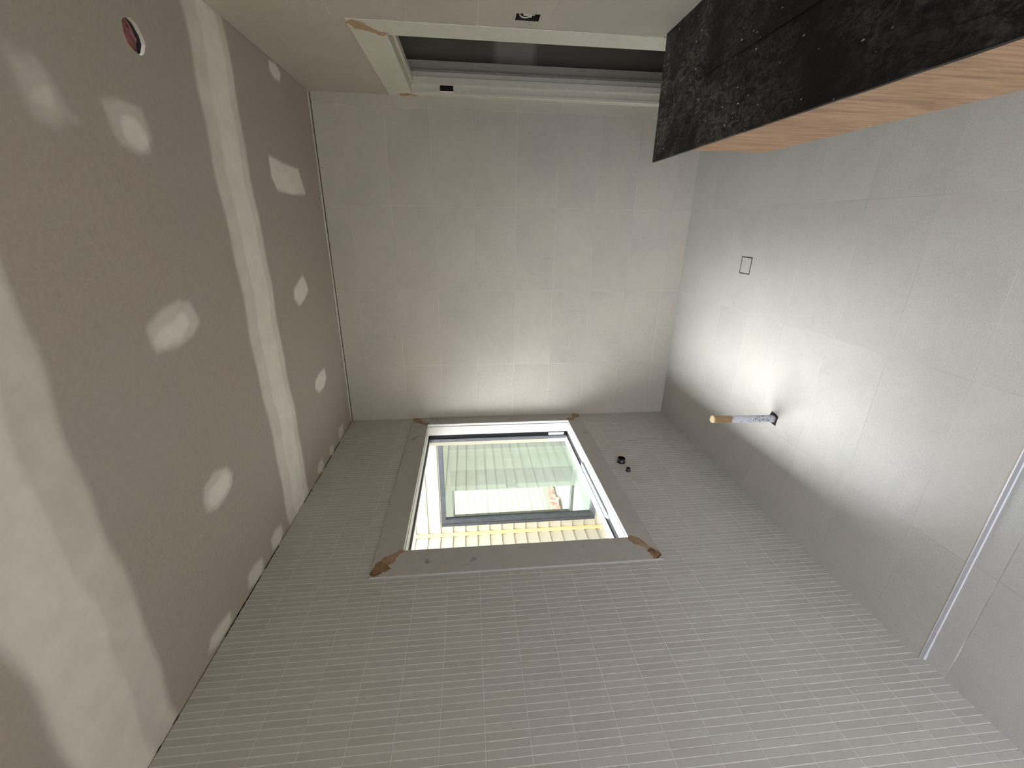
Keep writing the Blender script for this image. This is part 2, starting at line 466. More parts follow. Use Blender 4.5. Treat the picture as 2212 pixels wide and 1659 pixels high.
# far wall: tiles stop 6 mm under the ceiling
mb = MB()
mb.box((-0.2, 0.0, 0.0), (W + 0.2, 0.012, H - 0.008), 0)
mb.box((-0.2, 0.012, 0.0), (W + 0.2, 0.14, H + 0.05), 1)
tag(mb.build('wall_far', [M['stone_far'], M['dark']]), kind='structure')
# right wall with the door hole and the switch box hole
BOX = (-1.244, -1.181, 1.409, 1.508)
mb = MB()
slab(mb, 0, W, W + 0.012, (YB, 0.0), (-0.03, H - 0.003), [DOOR, BOX], 0)
slab(mb, 0, W + 0.012, W + 0.115, (YB, 0.0), (-0.03, H + 0.02), [DOOR, BOX], 1)
tag(mb.build('wall_right', [M['stone_right'], M['board']]), kind='structure')

# left wall: backing with window hole, grout bed, individually set finger tiles
mb = MB()
slab(mb, 0, -0.012, -0.0005, (YB, 0.0), (-0.03, H - 0.004), [OPEN], 0)
slab(mb, 0, -0.20, -0.012, (YB, 0.0), (-0.30, H + 0.15), [OPEN], 1)
rng = random.Random(3)
PX, PZ = 0.0256, 0.148
k0 = int(math.floor((YB + 2.360) / PX)); ky = range(-int(2.45 / PX) - 2, int(abs(YB + 2.36) / PX) + 1)
for kk in ky:
    ya = -2.360 - PX * kk; yb = ya - PX
    if ya > 0.0: ya = 0.0
    if yb >= -0.001 or ya < YB: continue
    j = rng.uniform(-0.0002, 0.0002)
    for r in range(0, 19):
        zt = H - 0.004 - PZ * r if r == 0 else 2.742 - PZ * r
        zb = max(2.742 - PZ * (r + 1), -0.025)
        if zt <= zb + 0.004: continue
        if ya > OPEN[0] - 0.02 and yb < OPEN[1] + 0.02 and zt > OPEN[2] - 0.02 and zb < OPEN[3] + 0.02: continue
        g = 0.0015; gz = 0.0008 + (0.0004 if r % 2 else 0.0)
        x0 = 0.0002 + rng.uniform(-0.00015, 0.00015)
        a, b, c, d = yb + g + j, ya - g + j, zb + gz, zt - gz
        t1, t2 = rng.uniform(-.0002, .0002), rng.uniform(-.0002, .0002)
        e = 0.0004
        # bevelled tile: face plus four chamfers
        vv = [(x0 + t1, a + e, c + e), (x0 + t2, b - e, c + e), (x0 + t2, b - e, d - e), (x0 + t1, a + e, d - e),
              (-0.0006, a, c), (-0.0006, b, c), (-0.0006, b, d), (-0.0006, a, d)]
        mb.add(vv, [(0, 1, 2, 3), (4, 5, 1, 0), (5, 6, 2, 1), (6, 7, 3, 2), (7, 4, 0, 3)], 2)
tag(mb.build('wall_left', [M['grout'], M['weather'], M['kit']]), kind='structure')

# rear wall; tall opening added behind the camera to light the near end
BO = (0.35, 2.0, -0.02, 2.05)
mb = MB(); slab(mb, 1, YB - 0.12, YB, (-0.2, W + 0.12), (-0.12, H + 0.05), [BO], 0)
tag(mb.build('wall_back', M['render']), kind='structure')

# ------------------------------------------------------------------ ceiling with taped joints
def poly_sd(px, py, poly):
    """signed distance (negative inside), numpy"""
    n = len(poly); d = np.full(px.shape, 1e9); ins = np.zeros(px.shape, bool)
    for i in range(n):
        ax, ay = poly[i]; bx, by = poly[(i + 1) % n]
        ex, ey = bx - ax, by - ay; wx, wy = px - ax, py - ay
        t = np.clip((wx * ex + wy * ey) / (ex * ex + ey * ey), 0, 1)
        d = np.minimum(d, np.hypot(wx - ex * t, wy - ey * t))
        cnd = ((ay <= py) != (by <= py))
        with np.errstate(divide='ignore', invalid='ignore'):
            xi = ax + (py - ay) * ex / (ey if ey != 0 else 1e-9)
        ins ^= cnd & (px < xi)
    return np.where(ins, -d, d)
CR = r0, r1, r2
CC = Vector((1.56911738, -3.35652808, 1.72742289))
def to_ceiling(u, v):
    d = r0 * ((u - 1106) / FPX) + r1 * ((v - 829.5) / FPX) + r2
    t = (H - CC.z) / d.z
    q = CC + d * t
    return (q.x, q.y)
def survey(pts): return [to_ceiling(*p) for p in pts]
# outlines of the dried compound patches, surveyed from the photograph onto the ceiling plane
PATCH = [   # (outline, strength, edge softness)
    (survey([(10,112),(70,118),(95,150),(128,205),(146,238),(140,262),(122,271),(78,258),(58,225),(35,170)]), 0.34, 0.030),
    (survey([(60,190),(88,178),(112,186),(122,215),(138,232),(118,240),(92,236),(70,216)]), 0.62, 0.022),
    (survey([(0,82),(22,90),(30,108),(12,112),(0,100)]), 0.22, 0.02),
    (survey([(140,238),(165,248),(175,264),(160,270),(142,258)]), 0.22, 0.02),
    (survey([(217,213),(258,216),(303,234),(315,262),(328,300),(322,330),(300,334),(262,312),(245,285),(232,250)]), 0.5, 0.018),
    (survey([(258,246),(280,244),(300,262),(320,292),(324,322),(304,330),(276,310),(262,280)]), 0.95, 0.018),
    (survey([(580,336),(610,352),(644,366),(652,392),(660,420),(632,420),(600,412),(586,380)]), 0.95, 0.012),
    (survey([(580,130),(594,136),(606,160),(604,176),(592,168),(582,150)]), 0.9, 0.012),
    (survey([(654,595),(662,612),(666,628),(658,646),(647,661),(636,645),(635,625),(645,608)]), 0.95, 0.014),
    (survey([(701,796),(705,815),(700,836),(690,848),(681,838),(682,822),(690,806)]), 0.9, 0.014),
    (survey([(316,708),(345,672),(385,650),(410,654),(424,680),(431,695),(418,722),(385,750),(340,763),(325,735)]), 0.55, 0.018),
    (survey([(340,712),(375,690),(388,670),(402,672),(412,700),(396,732),(360,752),(336,755),(328,738)]), 0.95, 0.022),
    (survey([(440,1056),(462,1020),(488,1010),(502,1022),(502,1045),(490,1072),(470,1098),(448,1107),(440,1085)]), 0.6, 0.014),
    (survey([(452,1060),(478,1024),(496,1022),(498,1048),(478,1082),(456,1098),(448,1085)]), 0.95, 0.014),
    (survey([(741,915),(742,935),(737,950),(731,945),(732,925)]), 0.55, 0.012),
    (survey([(720,960),(722,975),(716,988),(711,978),(713,965)]), 0.6, 0.012),
    (survey([(696,990),(700,1005),(693,1025),(686,1020),(688,1002)]), 0.6, 0.012),
    (survey([(608,1132),(611,1150),(605,1180),(590,1188),(586,1165),(595,1145)]), 0.65, 0.016),
    (survey([(566,1206),(570,1225),(560,1256),(538,1270),(536,1245),(548,1222)]), 0.65, 0.018),
    (survey([(496,1324),(500,1340),(490,1362),(468,1396),(452,1408),(455,1380),(478,1345)]), 0.7, 0.018),
]
gx0, gx1, gy0, gy1, gs = -0.02, W + 0.03, YB - 0.02, 0.03, 0.0125
nx = int(round((gx1 - gx0) / gs)); ny = int(round((gy1 - gy0) / gs))
X = gx0 + np.arange(nx + 1) * (gx1 - gx0) / nx; Y = gy0 + np.arange(ny + 1) * (gy1 - gy0) / ny
GX, GY = np.meshgrid(X, Y)            # shape (ny+1, nx+1)
def sstep(a, b, x):
    t = np.clip((x - a) / (b - a), 0, 1); return t * t * (3 - 2 * t)
wob = 0.008 * np.sin(GX * 7.3 + 1) + 0.005 * np.sin(GX * 19.0)
def band(c, hw, soft, amp, w=wob):
    d = np.abs(GY - c + w) - hw
    return amp * sstep(soft, -soft, d)
F = np.zeros_like(GX)
F = np.maximum(F, band(-1.19, 0.150, 0.014, 0.72))
F = np.maximum(F, band(-1.17, 0.085, 0.02, 0.98, wob * 1.4))
F = np.maximum(F, band(-1.29, 0.030, 0.01, 0.60, wob * .8))
F = np.maximum(F, band(-2.46, 0.150, 0.016, 0.60))
F = np.maximum(F, band(-2.51, 0.100, 0.02, 0.92, wob * 1.3))
F = np.maximum(F, band(-3.70, 0.15, 0.02, 0.85))
F = np.maximum(F, 0.8 * sstep(0.030, 0.012, -GY + 0.004 * np.sin(GX * 23)))   # set joint along the far wall
for poly, amp, soft in PATCH:
    F = np.maximum(F, amp * sstep(soft * 0.7, -soft * 0.7, poly_sd(GX, GY, poly)))
HC = (2.104, -1.652); HR = 0.046
# square window in the grid around the downlight hole
ix0 = int((HC[0] - 0.07 - gx0) / ((gx1 - gx0) / nx)); ix1 = int((HC[0] + 0.07 - gx0) / ((gx1 - gx0) / nx)) + 1
iy0 = int((HC[1] - 0.07 - gy0) / ((gy1 - gy0) / ny)); iy1 = int((HC[1] + 0.07 - gy0) / ((gy1 - gy0) / ny)) + 1
verts = np.stack([GX.ravel(), GY.ravel(), np.full(GX.size, H)], 1).tolist()
faces = []; S = nx + 1
for j in range(ny):
    for i in range(nx):
        if ix0 <= i < ix1 and iy0 <= j < iy1: continue
        a = j * S + i
        faces.append((a, a + S, a + S + 1, a + 1))        # facing down
vals = F.ravel().tolist()
NC = 48
base = len(verts)
sqx0, sqx1, sqy0, sqy1 = X[ix0], X[ix1], Y[iy0], Y[iy1]
for k in range(NC):
    a = 2 * math.pi * k / NC; c, s = math.cos(a), math.sin(a)
    rr = HR + 0.0012 * math.sin(5 * a) + 0.0008 * math.sin(11 * a + 1)
    verts.append((HC[0] + rr * c, HC[1] + rr * s, H)); vals.append(0.0)
    tx = ((sqx1 if c > 0 else sqx0) - HC[0]) / c if abs(c) > 1e-6 else 1e9
    ty = ((sqy1 if s > 0 else sqy0) - HC[1]) / s if abs(s) > 1e-6 else 1e9
    t = min(tx, ty)
    verts.append((HC[0] + t * c, HC[1] + t * s, H)); vals.append(0.0)
    verts.append((HC[0] + rr * 1.01 * c, HC[1] + rr * 1.01 * s, H + 0.013)); vals.append(0.7)
    verts.append((HC[0] + rr * c, HC[1] + rr * s, H + 0.0002)); vals.append(1.0)
for k in range(NC):
    a0, a1 = base + 4 * k, base + 4 * ((k + 1) % NC)
    faces.append((a0, a0 + 1, a1 + 1, a1)); faces.append((a0 + 3, a1 + 3, a1 + 2, a0 + 2))
for cx_, cy_ in ((sqx0, sqy0), (sqx1, sqy0), (sqx1, sqy1), (sqx0, sqy1)):   # corners of the square
    ang = math.atan2(cy_ - HC[1], cx_ - HC[0]) % (2 * math.pi)
    k = int(ang / (2 * math.pi / NC)); verts.append((cx_, cy_, H)); vals.append(0.0)
    faces.append((base + 4 * (k % NC) + 1, len(verts) - 1, base + 4 * ((k + 1) % NC) + 1))
me = D.meshes.new('ceiling'); me.from_pydata(verts, [], faces); me.materials.append(M['ceil'])
at = me.attributes.new('compound', 'FLOAT', 'POINT'); at.data.foreach_set('value', vals)
me.update()
ceil = D.objects.new('ceiling', me); COL.objects.link(ceil); tag(ceil, kind='structure')
# closed roof space above the board
mb = MB()
slab(mb, 2, H + 0.0135, H + 0.02, (-0.1, W + 0.1), (YB, 0.05), [(HC[0] - 0.06, HC[0] + 0.06, HC[1] - 0.06, HC[1] + 0.06)], 0)
mb.box((-0.2, YB - 0.1, H + 0.22), (W + 0.3, 0.14, H + 0.30), 0)
tag(mb.build('ceiling.001', M['dark']), kind='structure')

# set strip of compound on the ceiling along the far wall
mb = MB()
xs = [0.0 + W * i / 60 for i in range(61)]
rs = random.Random(5)
ws = [0.024 + 0.006 * math.sin(i * 0.35) + rs.uniform(-0.0015, 0.0015) for i in range(61)]
for i in range(60):
    a, b = xs[i], xs[i+1]
    mb.hull8([(a, -ws[i], H - 0.001), (b, -ws[i+1], H - 0.001), (b, -0.002, H - 0.002), (a, -0.002, H - 0.002),
              (a, -ws[i], H), (b, -ws[i+1], H), (b, -0.002, H), (a, -0.002, H)])
tag(mb.build('trim_1', M['compound']), kind='structure')
# dark perished gap between ceiling and finger tiles
mb = MB()
for a, b in ((-2.02, -1.80), (-1.66, -1.50), (-1.93, -1.70), (-1.14, -1.00), (-0.74, -0.58), (-0.93, -0.80), (-0.52, -0.38), (-2.34, -2.31), (-2.42, -2.40)):
    n = 10
    for i in range(n):
        y0, y1 = a + (b - a) * i / n, a + (b - a) * (i + 1) / n - 0.002
        mb.box((-0.0012, y0, H - 0.0035 - rs.uniform(0, 0.003)), (0.0008, y1, H - 0.0002))
tag(mb.build('trim_2', M['dark']), kind='structure')
# step edge between the two floors
mb = MB()
mb.box((0.0, STEP_Y - 0.0015, -0.018), (W, STEP_Y, 0.0005), 0)
mb.box((0.0, STEP_Y - 0.001, -0.002), (W, STEP_Y + 0.003, 0.0012), 1)
tag(mb.build('trim_3', [M['riser'], M['trim_alu']]), kind='structure')
mb = MB()
n = 120; prof = [(0, 0), (0.0030, 0), (0.0019, 0.001), (0.0008, 0.0022), (0, 0.003)]
for i in range(n):
    x0, x1 = 0.0 + W * i / n, W * (i + 1) / n
    def sc(x): return 1.0 + (0.30 * math.sin(x * 90) * math.exp(-x * 6)) + 0.05 * math.sin(x * 37) + 0.6 * math.exp(-x * 14)
    A = [(x0, STEP_Y - 0.0015 - p * sc(x0), -0.021 + q * sc(x0)) for p, q in prof]
    B_ = [(x1, STEP_Y - 0.0015 - p * sc(x1), -0.021 + q * sc(x1)) for p, q in prof]
    m_ = len(prof)
    mb.add(A + B_, [(k, k + 1, m_ + k + 1, m_ + k) for k in range(m_ - 1)], 0, True)
tag(mb.build('trim_4', M['silicone']), kind='structure')

# ================================================================== window_1 (bathroom window)
y0, y1, z0, z1 = OPEN
win = empty('window_1', (0, (y0 + y1) / 2, z0), kind='structure')
def frame_rect(xa, xb, oy0, oy1, oz0, oz1, iy0, iy1, iz0, iz1, name, mat, parent, bevel=0.0015, sides=('far', 'near', 'top', 'bottom'), skew=None):
    """four mitred members between outer and inner rectangle, each an object"""
    O = {'nb': (oy0, oz0), 'fb': (oy1, oz0), 'ft': (oy1, oz1), 'nt': (oy0, oz1)}
    I = {'nb': (iy0, iz0), 'fb': (iy1, iz0), 'ft': (iy1, iz1), 'nt': (iy0, iz1)}
    seg = {'bottom': ('nb', 'fb'), 'far': ('fb', 'ft'), 'top': ('ft', 'nt'), 'near': ('nt', 'nb')}
    outl = []
    for s in sides:
        a, b = seg[s]
        m = MB(); m.prism([O[a], O[b], I[b], I[a]], 0, xa, xb)
        outl.append(m.build(name, mat, parent, bevel))
    return outl
# architrave
frame_rect(-0.001, 0.006, -1.765, -0.001, 0.774, 2.226, y0, y1, z0, z1, 'architrave', M['primer_win_shaded'], win, 0.001)
# thin light sealant line around the architrave on the near side and below
mb = MB(); mb.box((-0.001, -1.7672, 0.772), (0.003, -1.765, 2.228)); mb.build('sealant_line', M['silicone'], win)
# reveal lining, set back 4 mm from the architrave edge
for nm, box in (('reveal_lining', ((-0.100, y1 - 0.004, z0), (0.004, y1 + 0.014, z1))), ('reveal_lining', ((-0.100, y0 - 0.014, z0), (0.004, y0 + 0.004, z1))),
                ('reveal_lining', ((-0.100, y0, z1 - 0.004), (0.004, y1, z1 + 0.014))), ('reveal_lining', ((-0.100, y0, z0 - 0.014), (0.004, y1, z0 + 0.004)))):
    mb = MB(); mb.box(*box); mb.build(nm, M['reveal'], win, 0.001)
# a small groove line round the lining
frame_rect(-0.020, -0.016, y0 + 0.003, y1 - 0.003, z0 + 0.003, z1 - 0.003, y0 + 0.006, y1 - 0.006, z0 + 0.006, z1 - 0.006, 'lining_bead', M['alu_grey'], win, 0)
# black inner frame, grey outer frame, white outer flange
a = 0.004
frame_rect(-0.134, -0.098, y0 - 0.01, y1 + 0.01, z0 - 0.01, z1 + 0.01, y0 + a, y1 - a, z0 + a, z1 - a, 'inner_frame', M['black_gasket'], win, 0.001)
b = 0.013
frame_rect(-0.165, -0.134, y0 - 0.01, y1 + 0.01, z0 - 0.01, z1 + 0.01, y0 + 0.006, y1 - 0.010, z0 + 0.006, z1 - 0.006, 'outer_frame', M['alu_grey'], win, 0.001, sides=('far', 'near'))
frame_rect(-0.172, -0.150, y0 - 0.01, y1 + 0.01, z0 - 0.01, z1 + 0.01, y0 + 0.008, y1 - 0.008, z0 + 0.010, z1 - 0.010, 'outer_frame', M['alu_white'], win, 0.001, sides=('top', 'bottom'))
frame_rect(-0.145, -0.142, y0 - 0.01, y1 + 0.01, z0 - 0.01, z1 + 0.01, y0 + 0.008, y1 - 0.008, z0 + 0.012, z1 - 0.007, 'glazing_bead', M['bar'], win, 0, sides=('top', 'bottom'))
# outside sill flashing
mb = MB(); mb.box((-0.235, y0 - 0.03, z0 - 0.02), (-0.17, y1 + 0.03, z0 + 0.002)); mb.build('sill_flashing', M['alu_white'], win, 0.001)
# pane
mb = MB(); mb.box((-0.150, y0 + 0.002, z0 + 0.002), (-0.146, y1 - 0.002, z1 - 0.002)); mb.build('pane', M['glass'], win)
# grey bar lying on the sill groove with a folded end
mb = MB(); mb.box((-0.126, -1.262, z0 + 0.004), (-0.086, -0.665, z0 + 0.016))
mb.hull8([(-0.126, -1.285, z0 + 0.004), (-0.110, -1.300, z0 + 0.004), (-0.086, -1.262, z0 + 0.004), (-0.126, -1.262, z0 + 0.004),
          (-0.124, -1.278, z0 + 0.010), (-0.114, -1.285, z0 + 0.010), (-0.086, -1.262, z0 + 0.016), (-0.126, -1.262, z0 + 0.016)])
o = mb.build('stay_bar', M['bar'], win, 0.001); o['label'] = 'grey metal stay bar along the sill'
# sticker on the far side of the frame near the sill
mb = MB(); mb.box((-0.130, y1 - 0.0055, 0.925), (-0.108, y1 - 0.0035, 1.062)); o = mb.build('sticker', M['sticker'], win); o['label'] = 'white sticker'

# filler smears on the mitres: flat ragged patches half a millimetre thick
def smear(plane_x, outer, inner, w_out, w_in, mat, parent, seed, thick=0.0006, sgn=1, name='filler_patch', t0=0.0, t1=1.0, drift=0.0, clamp=None):
    rn = random.Random(seed)
    o = Vector(outer); i = Vector(inner); d = i - o; n = Vector((-d.y, d.x)).normalized()
    N = 26; L_, R_ = [], []
    for k in range(N + 1):
        t = t0 + (t1 - t0) * k / N
        w = w_out * (1 - t) + w_in * t
        m = 0.75 + 0.25 * math.sin(t * 9 + seed)
        if k == 0 and t0 > 0 or k == N and t1 < 1: m *= 0.3
        p = o + d * t + n * drift * math.sin(t * math.pi)
        L_.append(p + n * w * (m + rn.uniform(-0.16, 0.16))); R_.append(p - n * w * (m + rn.uniform(-0.16, 0.16)))
    if clamp:
        for q in L_ + R_:
            q.x = min(max(q.x, clamp[0]), clamp[1]); q.y = min(max(q.y, clamp[2]), clamp[3])
    mb = MB()
    A = [(plane_x, q.x, q.y) for q in L_]; B_ = [(plane_x, q.x, q.y) for q in R_]
    A2 = [(plane_x + sgn * thick, q.x, q.y) for q in L_]; B2 = [(plane_x + sgn * thick, q.x, q.y) for q in R_]
    n1 = N + 1
    vv = A + B_ + A2 + B2
    fs = []
    for k in range(N):
        fs += [(2*n1+k, 2*n1+k+1, 3*n1+k+1, 3*n1+k), (k, n1+k, n1+k+1, k+1), (k, k+1, 2*n1+k+1, 2*n1+k), (n1+k, 3*n1+k, 3*n1+k+1, n1+k+1)]
    fs += [(0, 2*n1, 3*n1, n1), (N, n1+N, 3*n1+N, 2*n1+N)]
    mb.add(vv, fs)
    return mb.build(name, mat, parent)
ax = 0.0061
WC = (-1.764, -0.002, 0.775, 2.225)
smear(ax, (-1.752, 0.788), (y0 + 0.004, z0 + 0.002), 0.036, 0.026, M['filler_mid'], win, 1, drift=-0.010, clamp=WC)
smear(ax + 0.0004, (-1.760, 0.780), (y0, z0), 0.034, 0.034, M['filler_dark'], win, 2, t1=0.40, clamp=WC)
smear(ax, (-1.752, 2.212), (y0 + 0.004, z1 - 0.002), 0.040, 0.020, M['filler_mid'], win, 3, drift=0.010, clamp=WC)
smear(ax + 0.0004, (-1.760, 2.220), (y0, z1), 0.040, 0.048, M['filler_dark'], win, 4, t1=0.45, clamp=WC)
smear(ax, (-0.010, 2.212), (y1, z1), 0.045, 0.026, M['filler_mid'], win, 5, drift=-0.014, clamp=WC)
smear(ax, (-0.010, 0.790), (y1, z0), 0.040, 0.030, M['filler_mid'], win, 6, drift=0.012, clamp=WC)

# ================================================================== door_1 (opening to the hall)
y0, y1, z0, z1 = DOOR
door = empty('door_1', (W, (y0 + y1) / 2, 0), kind='structure')
AX = W - 0.005
OY0, OY1, OZ1 = -1.113, -0.001, 2.222
def dprism(poly, xa, xb, name, mat, bevel=0.002):
    m = MB(); m.prism(poly, 0, xa, xb); return m.build(name, mat, door, bevel)
dprism([(OY0, 0), (y0, 0), (y0, z1), (OY0, OZ1)], AX, W, 'architrave', M['primer'])
dprism([(OY0, OZ1), (y0, z1), (y1, z1), (OY1, OZ1)], AX, W, 'architrave', M['primer'])
dprism([(OY1, OZ1), (y1, z1), (y1, 0), (OY1, 0)], AX, W, 'architrave', M['primer'])
# jamb lining (far, near, head) 4 mm set back
for box in (((W - 0.003, y1 - 0.004, 0), (W + 0.118, y1 + 0.02, z1)), ((W - 0.003, y0 - 0.02, 0), (W + 0.118, y0 + 0.004, z1)), ((W - 0.003, y0, z1 - 0.004), (W + 0.118, y1, z1 + 0.02))):
    mb = MB(); mb.box(*box); mb.build('jamb', M['jamb'], door, 0.0015)
# door stops
xa, xb = W + 0.050, W + 0.088
for box in (((xa, y1 - 0.018, 0), (xb, y1 - 0.004, z1 - 0.004)), ((xa, y0 + 0.004, 0), (xb, y0 + 0.018, z1 - 0.004)), ((xa, y0 + 0.004, z1 - 0.018), (xb, y1 - 0.004, z1 - 0.004))):
    mb = MB(); mb.box(*box); mb.build('door_stop', M['jamb'], door, 0.0015)
# seal groove line on the jamb
mb = MB(); mb.box((W + 0.008, y1 - 0.0065, 0), (W + 0.0105, y1 - 0.004, z1 - 0.004)); mb.build('jamb_bead', M['jamb'], door)
# hinge
hg = MB(); hg.box((W + 0.016, y1 - 0.006, 1.798), (W + 0.046, y1 - 0.0035, 1.884)); hinge = hg.build('hinge', M['black_steel'], door, 0.0005)
hinge['label'] = 'black hinge leaf'
hk = MB(); hk.tube([(W + 0.012, y1 - 0.008, 1.797), (W + 0.012, y1 - 0.008, 1.885)], 0.0035, 12); hk.build('hinge_knuckle', M['steel'], hinge)
hs = MB()
for z in (1.812, 1.841, 1.870): hs.tube([(W + 0.032, y1 - 0.0068, z), (W + 0.032, y1 - 0.0058, z)], 0.003, 10)
hs.build('screw', M['black_steel'], hinge)
smear(AX - 0.0001, (-1.100, 2.208), (y0 - 0.004, z1 + 0.002), 0.045, 0.024, M['filler'], door, 11, sgn=-1, drift=0.012, clamp=(-1.112, -0.002, 0.0, 2.221))
smear(AX - 0.0001, (-0.010, 2.150), (y1 + 0.002, z1 - 0.01), 0.020, 0.060, M['filler'], door, 12, sgn=-1, clamp=(y1 - 0.002, -0.002, 0.0, 2.221))
# ---- hall beyond the door
hx = W + 0.115
mb = MB()
mb.box((hx, 0.35, -0.05), (hx + 2.2, 0.45, H))           # wall seen through the doorway
kb = NT('hall_board_with_taped_joint')
sz = kb.n('ShaderNodeSeparateXYZ'); kb.t.links.new(kb.pos(), sz.inputs[0])
dz = kb.math('ABSOLUTE', kb.math('SUBTRACT', sz.outputs[2], 1.35))
fz = kb.mapr(kb.math('ADD', dz, kb.math('MULTIPLY', kb.noise(kb.pos(), 5, 4, 0.6), 0.04)), 0.14, 0.19, 1, 0)
M['hall'] = kb.fin(kb.mix(fz, C4((0.30, 0.265, 0.225)), C4((0.58, 0.54, 0.47))), 0.85, 0.2)
tag(mb.build('wall_hall', M['hall']), kind='structure')
mb = MB(); mb.box((hx + 1.2, -2.2, -0.05), (hx + 1.3, 0.35, H)); tag(mb.build('wall_hall.001', M['board']), kind='structure')
mb = MB(); mb.box((hx, -2.3, -0.05), (hx + 1.3, -2.2, H)); tag(mb.build('wall_hall.002', M['board']), kind='structure')
mb = MB(); mb.box((hx, -2.3, -0.08), (hx + 2.2, 0.45, 0.0)); tag(mb.build('floor_hall', M['board']), kind='structure')
mb = MB(); mb.box((hx, -2.3, H - 0.1), (hx + 2.2, 0.45, H)); tag(mb.build('ceiling_hall', M['board']), kind='structure')
mb = MB(); mb.box((hx, y1 + 0.0, 0), (hx + 0.016, y1 + 0.07, z1 + 0.07)); mb.box((hx, 0.0, 0), (hx + 0.02, 0.35, H)); tag(mb.build('trim_6', M['board']), kind='structure')

# ================================================================== things in the room
# ---- floor waste with a tile insert
fw = empty('floor_waste', (1.36, -0.80, 0.0), 'square tile-insert floor waste outlined by a thin black gap, near the far wall', 'floor drain')
mb = MB(); frame = (1.309, 1.412, -0.852, -0.749)
t = 0.0055
x0_, x1_, ya_, yb_ = frame
for bx in (((x0_, ya_, 0.0), (x1_, ya_ + t, 0.0009)), ((x0_, yb_ - t, 0.0), (x1_, yb_, 0.0009)), ((x0_, ya_ + t, 0.0), (x0_ + t, yb_ - t, 0.0009)), ((x1_ - t, ya_ + t, 0.0), (x1_, yb_ - t, 0.0009))):
    mb.box(*bx)
mb.build('drain_slot', M['dark'], fw)
mb = MB(); mb.box((x0_ + t + .0005, ya_ + t + .0005, 0.0), (x1_ - t - .0005, yb_ - t - .0005, 0.0012)); mb.build('tile_insert', M['stone_floor'], fw, 0.0004)

# ---- capped pipe rising from the floor
px_, py_ = 0.555, -1.328
pp = empty('waste_pipe', (px_, py_, 0), 'scuffed white plastic pipe with brown taped end standing up out of the floor tiles', 'pipe')
mb = MB(); mb.tube([(px_, py_, 0.0), (px_ + .002, py_, 0.12), (px_ + .006, py_ - .003, 0.30), (px_ + .010, py_ - .005, 0.372)], 0.0205, 32); mb.build('pipe_tube', M['pvc'], pp)
mb = MB()   # tape wrapped round three quarters of the end
N = 40; ring = []
for s_, z in ((0.0217, 0.262), (0.0218, 0.30), (0.0218, 0.365), (0.0222, 0.373)):
    cx_ = px_ + 0.004 + (z - 0.26) * 0.05; cy_ = py_ - 0.002 - (z - 0.26) * 0.02
    ring.append([(cx_ + s_ * math.cos(a_), cy_ + s_ * math.sin(a_), z + 0.004 * math.sin(a_ * 3) * (z < 0.27)) for a_ in [math.radians(60) + math.radians(-265) * k / N for k in range(N + 1)]])
vv = [p for r_ in ring for p in r_]; n1 = N + 1
mb.add(vv, [(i*n1+k, i*n1+k+1, (i+1)*n1+k+1, (i+1)*n1+k) for i in range(3) for k in range(N)], 0, True)
mb.build('tape_wrap', M['tape'], pp)
mb = MB(); mb.tube([(px_ + 0.010, py_ - .005, 0.366), (px_ + 0.010, py_ - .005, 0.374), (px_ + 0.0104, py_ - .005, 0.3765)], [0.0228, 0.0226, 0.018], 28); mb.build('end_cap', M['tape_end'], pp)
mb = MB()   # rough square cut-out in the tile round the foot
sq = [(-0.034, -0.030), (0.026, -0.036), (0.038, 0.020), (-0.012, 0.040), (-0.030, 0.022)]
mb.prism([(px_ + q[0], py_ + q[1]) for q in sq], 2, 0.0, 0.0008); mb.build('tile_cutout', M['dark'], pp)
mb = MB()
rr_ = random.Random(2)
mb.tube([(px_ + 0.0225 * math.cos(t_), py_ + 0.0225 * math.sin(t_), 0.003 + rr_.uniform(0, .003)) for t_ in [k * 2 * math.pi / 14 for k in range(11)]], 0.0035, 8)
mb.build('sealant_ring', M['alu_grey'], pp)

# ---- two black pipe stubs under the window
def stub(y, z, r, L, label):
    e = empty('pipe_stub', (0, y, z), label, 'pipe stub')
    e['group'] = 'black pipe stubs below the window'
    m = MB(); m.tube([(-0.001, y, z), (L, y, z), (L, y, z), (L - 0.001, y, z)], [r, r, r * 0.86, r * 0.84], 28, cap=False)
    m.tube([(L - 0.001, y, z), (0.004, y, z)], r * 0.84, 28, cap=False); m.build('stub_tube', M['abs_black'], e)
    m = MB(); m.tube([(0.004, y, z), (0.006, y, z)], r * 0.83, 24); m.build('pipe_inside', M['rust'], e)
    m = MB(); m.tube([(0.0003 + 0.002, y + (r + .002) * math.cos(t_), z + (r + .002) * math.sin(t_)) for t_ in [k * 2 * math.pi / 20 for k in range(21)]], 0.0016, 6, cap=False)
    m.build('seal_ring', M['black_gasket'], e)
stub(-0.835, 0.668, 0.026, 0.034, 'larger of the two black pipe stubs below the window')
stub(-0.952, 0.660, 0.0135, 0.024, 'smaller of the two black pipe stubs below the window')
for o_ in D.objects:
    if o_.name.startswith('pipe_stub') and 'group' in o_: del o_['group']

